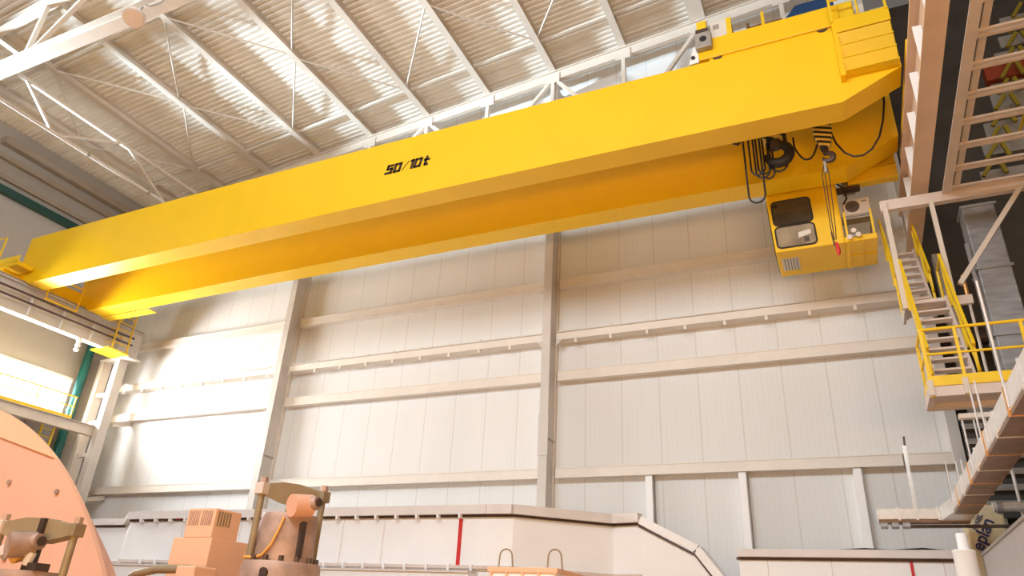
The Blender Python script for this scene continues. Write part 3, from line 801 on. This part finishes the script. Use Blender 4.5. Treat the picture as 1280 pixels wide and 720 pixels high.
fr = thing('access_gantry', (2.9, 16.2, 8.4), 'pale steel hanger frame with long crossbeam over the crane stair', 'frame')
B().box((1.55, 16.12, 10.9), (4.4, 16.28, 11.16)).build('crossbeam', STEELP, fr)
B().beam((1.63, 16.1, 11.1), (1.63, 16.1, 8.38), 0.1, 0.1, (0, 1, 0)).build('hanger', STEEL, fr)
B().beam((2.56, 16.12, 10.95), (2.56, 16.12, 8.45), 0.09, 0.09, (0, 1, 0)).build('hanger', STEEL, fr)
B().beam((4.27, 16.08, 10.92), (2.72, 16.08, 8.8), 0.1, 0.1, (0, 1, 0)).build('brace', STEEL, fr)

# ---- service walkway along the right runway, seen from below
wk = thing('service_walkway', (3.6, 9, 11.1), 'raised service walkway along the right runway, seen from below with cross bars', 'walkway')
B().beam((2.95, 1, 11.2), (2.95, 16.3, 11.2), 0.06, 0.26).build('side_channel', STEELP, wk)
B().beam((2.9, 1, 11.08), (2.9, 16.3, 11.08), 0.18, 0.03).build('channel_flange', STEELP, wk)
B().beam((3.10, 1, 11.16), (3.10, 16.3, 11.16), 0.12, 0.05).build('inner_angle', STEELP, wk)
B().beam((4.6, 1, 11.2), (4.6, 16.3, 11.2), 0.06, 0.26).build('side_channel', STEELP, wk)
for k in range(18):
    yy = 2.0 + 0.82 * k
    B().box((3.0, yy, 11.1), (4.6, yy + 0.07, 11.15)).build('cross_bar', STEELP, wk)
    B().box((3.0, yy + 0.14, 11.1), (4.6, yy + 0.19, 11.2)).build('cross_bar', STEELP, wk)
    if k % 2 == 0:
        B().beam((4.55, yy, 11.2), (4.55, yy + 0.1, 12.3), 0.06, 0.06).build('rail_post', YEL2, wk)
B().tube([(4.55, 1, 12.3), (4.55, 16.2, 12.3)], 0.03).build('handrail', YEL2, wk)

# ---- things on the right wall seen through the walkway
tag(B().box((5.9, 22.3, 18.6), (9.6, 22.6, 19.12)).build('painted_beam', REDB), 'red painted beam on the aisle wall glimpsed through the walkway bars', 'beam')
b = B()
for x0, x1, z0, z1 in ((6.8, 9.5, 20.55, 21.2), (6.6, 9.5, 19.95, 20.42), (6.35, 9.5, 19.3, 19.78), (6.0, 9.5, 18.3, 18.55), (5.9, 9.5, 17.2, 18.15), (5.5, 9.5, 16.5, 17.1), (5.3, 9.0, 15.9, 16.4), (5.05, 9.0, 14.75, 15.35)):
    b.box((x0, 22.5, z0), (x1, 22.6, z1))
struct(b.build('trim_1', mat('dim_grey_cladding', (0.36, 0.32, 0.28), 0.6)))
t = thing('zigzag_brace', (6.2, 21.9, 14.6), 'yellow zigzag lattice braces glimpsed through the walkway bars at the right edge', 'bracing')
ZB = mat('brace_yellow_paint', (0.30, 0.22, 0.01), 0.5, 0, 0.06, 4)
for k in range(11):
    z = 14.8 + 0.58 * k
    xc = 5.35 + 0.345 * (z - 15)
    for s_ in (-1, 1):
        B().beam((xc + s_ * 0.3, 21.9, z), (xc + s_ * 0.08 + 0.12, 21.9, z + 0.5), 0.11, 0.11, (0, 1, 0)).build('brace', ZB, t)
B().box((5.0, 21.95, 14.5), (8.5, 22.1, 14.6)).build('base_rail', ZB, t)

# ---- ducts, pipes and column in the right aisle
t = thing('exhaust_duct', (3.65, 17.3, 4.2), 'large square galvanised duct standing behind the crane stair', 'duct')
B().box((3.28, 17.0, 6.2), (3.92, 17.6, 11.2)).build('duct_body', GALV, t, bevel=0.02)
for z in (6.3, 7.9, 9.5, 11.1):
    B().box((3.24, 16.96, z), (3.96, 17.64, z + 0.06)).build('flange_ring', GALV, t)
B().box((3.16, 17.0, 6.2), (3.22, 17.08, 10.2)).build('corner_angle', GALV, t)
t = thing('conduit', (3.0, 17.2, 0), 'thin vertical conduit with copper tip left of the square duct', 'pipe')
B().tube([(3.0, 17.2, 0), (3.0, 17.2, 8.8)], 0.03, 8).build('tube', RAILW, t)
B().tube([(3.0, 17.2, 8.8), (3.0, 17.2, 9.5)], 0.042, 8).build('tip', BRASS, t)
for i, (z, r, m_, nm) in enumerate(((7.2, 0.28, IRON, 'fat dark pipe under the stair platform'), (6.4, 0.33, IRON, 'fat dark pipe low in the right aisle'), (8.4, 0.2, GREY, 'grey pipe crossing behind the stair treads'),
                                    (9.6, 0.22, IRON, 'dark pipe crossing behind the upper stair flight'), (7.65, 0.07, RAILW, 'thin shiny pipe in the right aisle'))):
    tag(B().cyl((2.62, 21.6 - 0.3 * (i == 4), z), (7.4, 21.6 - 0.3 * (i == 4), z), r, 20).build('aisle_pipe', m_, smooth=True), nm, 'pipe', 'pipes in the right aisle')
tag(B().box((3.05, 21.0, 0), (3.32, 21.3, 12)).build('aisle_column', STEEL), 'pale column standing among the dark pipes of the right aisle', 'column')
tag(B().box((3.35, 20.9, 5.5), (6.5, 21.2, 8.2)).build('partition_board', GREY), 'grey panel behind the hanging rods right of the aisle column', 'panel')
t = thing('louvre_panel', (3.6, 17.5, 4.6), 'dark louvred panel at the right edge behind the foil duct', 'panel')
B().box((2.5, 18.6, 4.4), (5.5, 18.7, 6.6)).build('backing', DARK, t)
for k in range(6):
    B().prism([(2.5, 18.45, 4.6 + 0.34 * k), (2.5, 18.6, 4.72 + 0.34 * k), (2.5, 18.6, 4.76 + 0.34 * k), (2.5, 18.43, 4.64 + 0.34 * k)], (3, 0, 0)).build('blade', GREY, t)

# ================================================================== FOIL-CLAD DUCT, LOWER RIGHT
fd = thing('foil_duct', (1.9, 11, 4.07), 'foil-clad duct with brown underside hung on thin rods at lower right', 'duct')
B().box((1.67, 2.5, 4.10), (2.06, 15.7, 4.36)).build('long_section', FOIL, fd, bevel=0.015)
B().box((1.68, 2.5, 4.05), (2.05, 15.7, 4.10)).build('underside_board', FOILB, fd)
for k in range(12):
    yy = 4.2 + 0.95 * k
    B().box((1.66, yy, 4.045), (2.07, yy + 0.035, 4.375)).build('joint_band', BRASS if k % 2 else FOIL, fd)
B().box((0.42, 16.75, 4.12), (2.06, 17.15, 4.34)).build('short_section', FOIL, fd, bevel=0.015)
B().box((0.45, 16.78, 4.07), (2.05, 17.12, 4.12)).build('underside_board', FOILB, fd)
B().prism([(1.67, 15.7, 4.09), (2.06, 15.7, 4.09), (2.06, 17.15, 4.09), (1.55, 17.15, 4.09), (1.55, 16.75, 4.09)], (0, 0, 0.26)).build('elbow', FOIL, fd)
for x in (0.46, 0.66, 0.86):
    B().box((x, 16.8, 3.98), (x + 0.14, 17.1, 4.09)).build('drip_box', GALV, fd, bevel=0.01)
for x in (0.8, 1.12, 1.5):
    B().box((x, 16.73, 4.1), (x + 0.04, 17.17, 4.36)).build('joint_band', FOIL, fd)
def hrod(x, y, z0, z1, lab, r=0.016, m_=RAILW):
    tag(B().tube([(x, y, z0), (x, y, z1)], r, 6).build('hanger_rod', m_), lab, 'hanger rod', 'rods hanging the foil duct')
for i, (yy, zt_) in enumerate(((15.17, 4.92), (13.81, 4.62), (13.17, 4.5), (12.14, 4.92), (10.89, 4.92), (10.42, 4.92), (8.8, 5.6))):
    hrod(1.655, yy, 4.1, zt_, f'thin white rod holding the long foil duct, {ORD[i]} from its bend', 0.013)
t = thing('hanger_bracket', (1.15, 17.05, 4.3), 'thick foil-wrapped hanger strap near the short end of the foil duct', 'hanger rod')
B().beam((1.15, 17.0, 4.3), (1.16, 17.0, 5.65), 0.07, 0.05, (0, 1, 0)).build('strap', FOIL, t)
B().beam((1.16, 17.0, 5.45), (1.19, 17.0, 5.85), 0.04, 0.04, (0, 1, 0)).build('tip', IRON, t)
B().box((1.11, 17.02, 5.22), (1.15, 17.3, 5.5)).build('wall_clip', IRON, t)
tag(B().box((1.62, 12.08, 4.88), (2.35, 12.2, 4.95)).build('hanger_crossbar', STEEL), 'pale crossbar over the foil duct holding its thin rods', 'beam')
for i, x in enumerate((1.80, 1.95)):
    hrod(x, 12.14, 4.3, 4.9, f'thin rod below the pale crossbar, {ORD[i + 1]} from its left end', 0.012)
t = thing('insulation_bale', (2.45, 18.0, 0), 'yellowish wrapped insulation bale with dark printed lettering below the foil duct', 'insulation')
B().box((2.05, 17.8, 0), (2.78, 18.3, 4.55)).build('bale', WRAP, t, bevel=0.05)
B().box((2.24, 17.785, 3.3), (2.255, 17.80, 4.5)).build('strap', GREY, t)
def text(s, size, mt, m_, parent, name, bold=0.0, shear=0.0):
    cu = bpy.data.curves.new(name, 'FONT')
    cu.body = s
    cu.size = size
    cu.offset = bold
    cu.extrude = 0.004
    cu.shear = shear
    tmp = bpy.data.objects.new('tmp_text', cu)
    COL.objects.link(tmp)
    bpy.context.view_layer.update()
    me = bpy.data.meshes.new_from_object(tmp.evaluated_get(bpy.context.evaluated_depsgraph_get()))
    bpy.data.objects.remove(tmp)
    me.transform(mt)
    me.transform(Matrix.Translation(-ORIG[parent.name]))
    me.materials.clear()
    me.materials.append(m_)
    o = bpy.data.objects.new(name, me)
    COL.objects.link(o)
    o.parent = parent
    return o
def facing(loc, rot):
    return Matrix.Translation(loc) @ Matrix.Rotation(math.radians(90), 4, 'X') @ Matrix.Rotation(math.radians(rot), 4, 'Z')
text('eplan', 0.32, facing((2.26, 17.783, 3.62), 62), NAVY, t, 'printed_lettering', 0.006)
text('PANEL', 0.12, facing((2.24, 17.783, 4.03), 62), NAVY, t, 'printed_lettering', 0.002)
t = thing('shiny_pipe', (3.4, 17, 4.3), 'shiny foil pipe running to the right edge under the duct bend', 'pipe')
B().tube([(2.5, 17.0, 4.37), (4.6, 17.0, 4.40)], 0.1, 16).build('pipe', FOIL, t, True)
B().cyl((2.55, 17.0, 4.37), (2.65, 17.0, 4.37), 0.13, 16).build('collar', GALV, t, True)
B().box((0.9, 17.1, 4.02), (4.6, 17.3, 4.06)).build('support_shelf', IRON, t)

# ================================================================== WHITE CLADDING CASINGS BELOW THE WALL
cs = thing('machine_enclosure', (-13, 17.5, 0), 'long white sheet-clad enclosure with a pale top rim below the back wall', 'enclosure')
plan = [(-20.6, 16.05), (-8.1, 16.05), (-7.45, 16.1), (-5.5, 17.8), (-4.75, 17.62), (-4.75, 19.3), (-20.6, 19.3)]
B().prism([(x, y, 0) for x, y in plan], (0, 0, 4.22)).build('panels', WHITE, cs)
def rim(line, z0, z1, out, name, m_):
    for (xa, ya), (xb, yb) in zip(line, line[1:]):
        B().beam((xa, ya, (z0 + z1) / 2), (xb, yb, (z0 + z1) / 2), out, z1 - z0).build(name, m_, cs)
def grow(pl, d):
    return [(x, y - d) for x, y in pl]
front = plan[:5]
rim(grow(front, 0.05), 4.22, 4.44, 0.24, 'top_rim', RAILW)
rim(grow(front, 0.015), 4.165, 4.225, 0.10, 'painted_shadow_strip', IRON)  # solid dark strip, shade under the rim put into its colour
rim(grow(front, 0.03), 2.98, 3.05, 0.16, 'bottom_flange', STEELP)
B().box((-20.6, 15.6, 0), (-8.3, 16.04, 2.86)).build('lower_step', WHITE, cs)
B().box((-20.6, 15.55, 2.86), (-8.3, 16.04, 2.90)).build('step_cover', RAILW, cs)
cx = -20.0
while cx < -8.4:
    B().box((cx, 15.86, 4.13), (cx + 0.05, 16.05, 4.22)).build('rim_clip', WHITE, cs)
    B().box((cx + 0.4, 15.9, 2.93), (cx + 0.45, 16.05, 3.07)).build('rim_clip', WHITE, cs)
    cx += 0.62
for x in (-18.3, -16.0, -13.8, -12.4, -11.1):
    B().box((x, 16.04, 3.06), (x + 0.012, 16.05, 4.17)).build('panel_joint', STEELP, cs)
B().box((-8.90, 16.035, 3.05), (-8.80, 16.05, 4.18)).build('red_stripe', RED, cs)
B().box((-18.6, 15.97, 4.2), (-18.0, 15.99, 4.22)).build('rim_mark', RED, cs)
# set-back left end
B().prism([(-23.6, 16.75, 0), (-21.6, 16.75, 0), (-20.6, 16.05, 0), (-20.6, 18.5, 0), (-23.6, 18.5, 0)], (0, 0, 4.15)).build('end_section', WHITE, cs)
B().beam((-23.6, 16.7, 4.26), (-21.6, 16.7, 4.26), 0.2, 0.2).beam((-21.6, 16.7, 4.26), (-20.6, 16.0, 4.33), 0.2, 0.2).build('top_rim', RAILW, cs)
B().box((-23.6, 16.72, 4.1), (-21.7, 16.75, 4.15)).build('painted_shadow_strip', IRON, cs)
B().box((-23.6, 16.68, 3.0), (-21.6, 16.75, 3.06)).build('bottom_flange', STEELP, cs)
# sloping right end
Yg = 17.62
B().prism([(-4.75, Yg, 0), (-2.75, Yg, 0), (-2.95, Yg, 2.95), (-3.50, Yg, 3.52), (-4.75, Yg, 4.15)], (0, 1.6, 0)).build('sloping_end', WHITE, cs)
for p, q in (((-4.75, 4.28), (-3.42, 3.62)), ((-3.42, 3.62), (-2.55, 2.5))):
    B().beam((p[0], Yg + 0.3, p[1]), (q[0], Yg + 0.3, q[1]), 0.8, 0.19, (0, 0, 1)).build('slope_rim', WHITE, cs)
    B().beam((p[0] - 0.04, Yg - 0.02, p[1] - 0.13), (q[0] - 0.06, Yg - 0.02, q[1] - 0.12), 0.05, 0.05, (0, 0, 1)).build('painted_shadow_strip', IRON, cs)

cs2 = thing('machine_enclosure', (-0.4, 18.2, 0), 'lower white enclosure with pale rim and red stripe at bottom right below the wall', 'enclosure')
B().box((-2.5, 17.6, 0), (1.95, 19.2, 3.42)).build('panels', WHITE, cs2)
B().box((-2.5, 17.45, 3.46), (1.95, 19.2, 3.62)).build('top_rim', RAILW, cs2)
B().box((-2.55, 17.56, 3.40), (1.9, 17.6, 3.46)).build('painted_shadow_strip', IRON, cs2)  # dark strip painted in for the shade below this rim
B().box((0.90, 17.585, 2.6), (0.96, 17.6, 3.42)).build('red_stripe', RED, cs2)
for x in (-1.9, -0.6, 1.5):
    B().box((x, 17.59, 2.6), (x + 0.015, 17.6, 3.4)).build('panel_joint', STEELP, cs2)
tag(B().tube([(-0.4, 17.7, 3.63), (0.1, 17.68, 3.66), (0.6, 17.7, 3.63), (1.2, 17.7, 3.67), (1.6, 17.7, 3.63)], 0.02, 6).build('loose_cable', BLACK), 'black cable lying on the rim of the lower right enclosure', 'cable')
t = thing('side_enclosure', (2.6, 10, 0), 'grey ribbed cladding wall of an enclosure at the bottom right corner', 'enclosure')
gm = panel_mat('grey_rib_cladding', (0.50, 0.46, 0.45), (0.30, 0.27, 0.26), 0.55, 1)
B().box((2.2, 6, 0), (5.5, 17.4, 3.52)).build('panels', gm, t)
B().box((2.17, 6, 3.5), (5.5, 17.4, 3.55)).build('cap_strip', GREY, t)
t = thing('vent_pipe', (1.3, 12, 0), 'white capped vent pipe rising at the bottom right', 'pipe')
B().tube([(1.30, 12, 0.02), (1.30, 12, 2.98), (1.30, 12, 3.0), (1.30, 12, 3.02)], [0.14, 0.14, 0.15, 0.13], 24).build('pipe', WHITE, t, True)
B().tube([(1.31, 12, 3.0), (1.31, 12, 3.22), (1.31, 12, 3.24)], [0.07, 0.07, 0.06], 18).build('stub', WHITE, t, True)

# ================================================================== FOREGROUND MACHINERY, LOWER LEFT
def arc(cx, cz, R, a0, a1, n=40):
    return [(cx + R * math.cos(a0 + (a1 - a0) * k / n), cz + R * math.sin(a0 + (a1 - a0) * k / n)) for k in range(n + 1)]
tk = thing('turbine_casing', (-13.1, 6.5, 0), 'huge salmon domed casing filling the lower left corner', 'machine casing')
cx, cz, R = -13.1, -2.1, 6.62
a_floor = math.asin((0 - cz) / R)
a1 = math.atan2(3.45 - cz, -9.49 - cx)                  # where the cover seam meets the rim
seamL = (-16.8, 5.28)
lower = [(x, 6.0, z) for x, z in arc(cx, cz, R, a_floor, a1)]
aL = math.pi - a1
sl_pts = [(-10.84, 6.0, 3.78)]
lo = lower + [(-10.84, 6.0, 3.80), (-15.4, 6.0, 3.80), (cx - R * math.cos(a1), 6.0, 3.45)] + [(x, 6.0, z) for x, z in arc(cx, cz, R, aL, math.pi - a_floor)]
B().prism(lo, (0, 0.06, 0)).build('end_plate', SALMON, tk)
full = lower[:-1] + [(x, 6.0, z) for x, z in arc(cx, cz, R, a1, aL)] + [(x, 6.0, z) for x, z in arc(cx, cz, R, aL, math.pi - a_floor)][1:]
n = len(full)
bd = B()
bd.poly([(p[0], 6.06, p[2]) for p in full] + [(cx + (p[0] - cx) * 0.9, 6.9, cz + (p[2] - cz) * 0.9 if p[2] > 0.01 else 0) for p in full], [tuple(range(n)), tuple(range(2 * n - 1, n - 1, -1))] + [(i, i + n, (i + 1) % n + n, (i + 1) % n) for i in range(n)])
bd.build('bell_housing', SALMON, tk)
upc = [(x, 5.97, z) for x, z in arc(cx, cz, R, a1, aL)] + [(-15.4, 5.97, 3.80), (-10.84, 5.97, 3.80)]
B().prism(upc, (0, 0.09, 0)).build('top_cover', SALMON2, tk)
for x, z in ((-10.25, 3.15), (-9.2, 3.0), (-9.8, 2.2)):
    B().cyl((x, 5.97, z), (x, 6.0, z), 0.035, 10).build('bolt', RUST, tk)

sb = thing('filter_cabinet', (-7.75, 7.3, 0), 'orange two-tier cabinet with slotted vents near the bottom left', 'cabinet')
B().box((-8.1, 7.0, 0), (-7.43, 7.75, 2.57)).build('lower_case', ORANGE, sb, bevel=0.012)
u_ = B().box((-7.94, 7.0, 2.57), (-7.455, 7.45, 2.93)).build('upper_case', ORANGE, sb, bevel=0.01)
ORIG[u_.name] = ORIG[sb.name]
for j in range(2):
    for k in range(6):
        x = -7.90 + 0.22 * j + 0.032 * k
        B().box((x, 6.994, 2.72), (x + 0.014, 7.0, 2.90)).build('vent_slot', RUST, u_)
for k in range(5):
    y = 7.05 + 0.048 * k
    B().box((-7.455, y, 2.72), (-7.449, y + 0.024, 2.90)).build('vent_slot', TAN, u_)
tag(B().tube([(-8.6, 6.7, 1.9), (-8.25, 6.7, 2.1), (-7.9, 6.7, 2.16), (-7.4, 6.7, 2.17), (-7.2, 6.7, 2.15)], 0.05, 12).build('bent_pipe', TAN, smooth=True), 'bent tan pipe in front of the orange cabinet foot', 'pipe')
tag(B().box((-7.42, 6.55, 0), (-7.12, 6.9, 2.2)).build('junction_box', ORANGE, bevel=0.02), 'small orange box between the cabinet and the tall valve', 'box')

def valve(ox, oy, oz, s, label, lever, hx, skew):
    """rising-stem valve: two tie rods, tapered yoke bar, stem, gear motor, bonnet and flange; oz is the yoke height"""
    def P(x, y, z):
        return (ox + x * s, oy + y * s, oz + z * s)
    mx = -0.1 if lever else 0.14
    db = 0.0 if lever else 0.17
    t = thing('steam_valve', P(0, 0, -oz / s), label, 'valve', 'steam valves in the foreground')
    for sx in (-1, 1):
        ry = sx * skew
        B().cyl(P(sx * hx, ry, -oz / s), P(sx * hx, ry, 0.1), 0.042 * s, 14).build('tie_rod', TAN, t, True)
        B().cyl(P(sx * hx, ry, 0.08), P(sx * hx, ry, 0.15), 0.05 * s, 6).build('nut', RUST, t)
        B().box(P(sx * hx - 0.065, ry - 0.07, -0.06), P(sx * hx + 0.065, ry + 0.07, 0.08)).build('yoke_boss', STEELP if sx < 0 else TAN, t, bevel=0.01 * s)
    B().prism([P(x * hx, -0.06 + x * skew, z) for x, z in ((-1, -0.05), (-0.25, -0.14), (0.25, -0.14), (1, -0.05), (1, 0.05), (0.28, 0.12), (-0.28, 0.12), (-1, 0.05))], (0, 0.16 * s, 0)).build('yoke_bar', TAN, t)
    if lever:
        B().box(P(0.05, -0.055, -0.132), P(0.13, 0.13, 0.118)).build('yoke_slot', IRON, t)
    B().cyl(P(0.0, 0.02, -0.45), P(0.0, 0.02, -0.1), 0.075 * s, 16).build('stem', IRON, t, True)
    B().cyl(P(0.15 + mx, -0.32, -0.2), P(0.24 + mx, -0.08, -0.17), 0.135 * s, 22).build('gear_motor', RUST if lever else SALMON, t, True)
    B().cyl(P(0.24 + mx, -0.14, -0.16), P(0.38 + mx, -0.12, -0.14), 0.085 * s, 18).build('motor_hub', RUST, t, True)
    B().cyl(P(0.38 + mx, -0.12, -0.14), P(0.41 + mx, -0.12, -0.135), 0.05 * s, 12).build('motor_cap', IRON, t, True)
    B().box(P(0.12, -0.14, -0.44), P(0.36, 0.02, -0.36)).build('motor_foot', IRON, t)
    B().tube([P(0.16, -0.12, -0.38), P(0.2, -0.12, -0.25)], 0.05 * s, 10).build('motor_stand', RAILW, t)
    B().tube([P(0.02, 0, -1.02 + db), P(0.02, 0, -0.98 + db), P(0.02, 0, -0.5 + db), P(0.02, 0, -0.44 + db)], [0.35 * s, 0.36 * s, 0.345 * s, 0.33 * s], 36).build('bonnet', RUST, t, True)
    B().tube([P(0.02, 0, -1.30 + db), P(0.02, 0, -1.06 + db), P(0.02, 0, -1.0 + db)], [0.47 * s, 0.47 * s, 0.45 * s], 36).build('flange', RUST, t, True)
    for k in range(14):
        a = 2 * math.pi * k / 14
        B().cyl(P(0.02 + 0.41 * math.cos(a), 0.41 * math.sin(a), -1.0 + db), P(0.02 + 0.41 * math.cos(a), 0.41 * math.sin(a), -0.94 + db), 0.03 * s, 6).build('bolt', IRON, t)
    B().tube([P(0.02, 0, -oz / s), P(0.02, 0, -1.3 + db)], [0.45 * s, 0.48 * s], 32).build('body', RUST, t, True)
    if lever:
        B().beam(P(0.0, -0.2, -0.2), P(-0.5, -0.2, -0.34), 0.07 * s, 0.11 * s).build('lever', STEELP, t)
        B().cyl(P(-0.02, -0.2, -0.28), P(0.0, -0.08, -0.22), 0.11 * s, 18).build('gear_case', HOSE, t, True)
    else:
        B().box(P(0.32, -0.16, -0.78), P(0.372, -0.08, -0.38)).build('side_slot', IRON, t)
        B().tube([P(0.2, -0.31, -0.33), P(0.19, -0.34, -0.45), P(0.13, -0.37, -0.65), P(0.03, -0.38, -0.77), P(-0.1, -0.38, -0.80), P(-0.26, -0.36, -0.79)], 0.016 * s, 10).build('orange_hose', HOSE, t, True)
        B().cyl(P(0.16, -0.46, -0.97), P(0.16, -0.43, -0.97), 0.06 * s, 16).build('plug', IRON, t, True)
    return t
valve(-6.33, 7.1, 3.10, 0.98, 'tall rusty valve with tan yoke and rods right of the orange cabinet', False, 0.21, 0.33)
valve(-6.22, 4.0, 2.26, 0.74, 'tan yoked valve with lever in front of the salmon casing at the lower left', True, 0.42, 0.15)

t = thing('lifting_crate', (-4.45, 10.2, 0), 'orange-edged crate with two wire lifting loops at the bottom centre', 'crate')
B().box((-4.97, 10, 0), (-3.92, 11.0, 2.46)).build('body', WHITE, t)
B().box((-5.0, 9.97, 2.46), (-3.9, 11.0, 2.53)).build('rim', ORANGE, t, bevel=0.01)
for k in range(5):
    B().box((-4.95 + 0.25 * k, 9.96, 2.4), (-4.92 + 0.25 * k, 9.98, 2.47)).build('rim_clip', ORANGE, t)
for xx in (-4.73, -3.96):
    B().tube([(xx - 0.11, 10.02, 2.5)] + [(xx - 0.1 * math.cos(a), 10.02, 2.68 + 0.1 * math.sin(a)) for a in [math.pi * k / 10 for k in range(11)]] + [(xx + 0.12, 10.02, 2.5)], 0.012, 8).build('wire_loop', TAN, t, True)
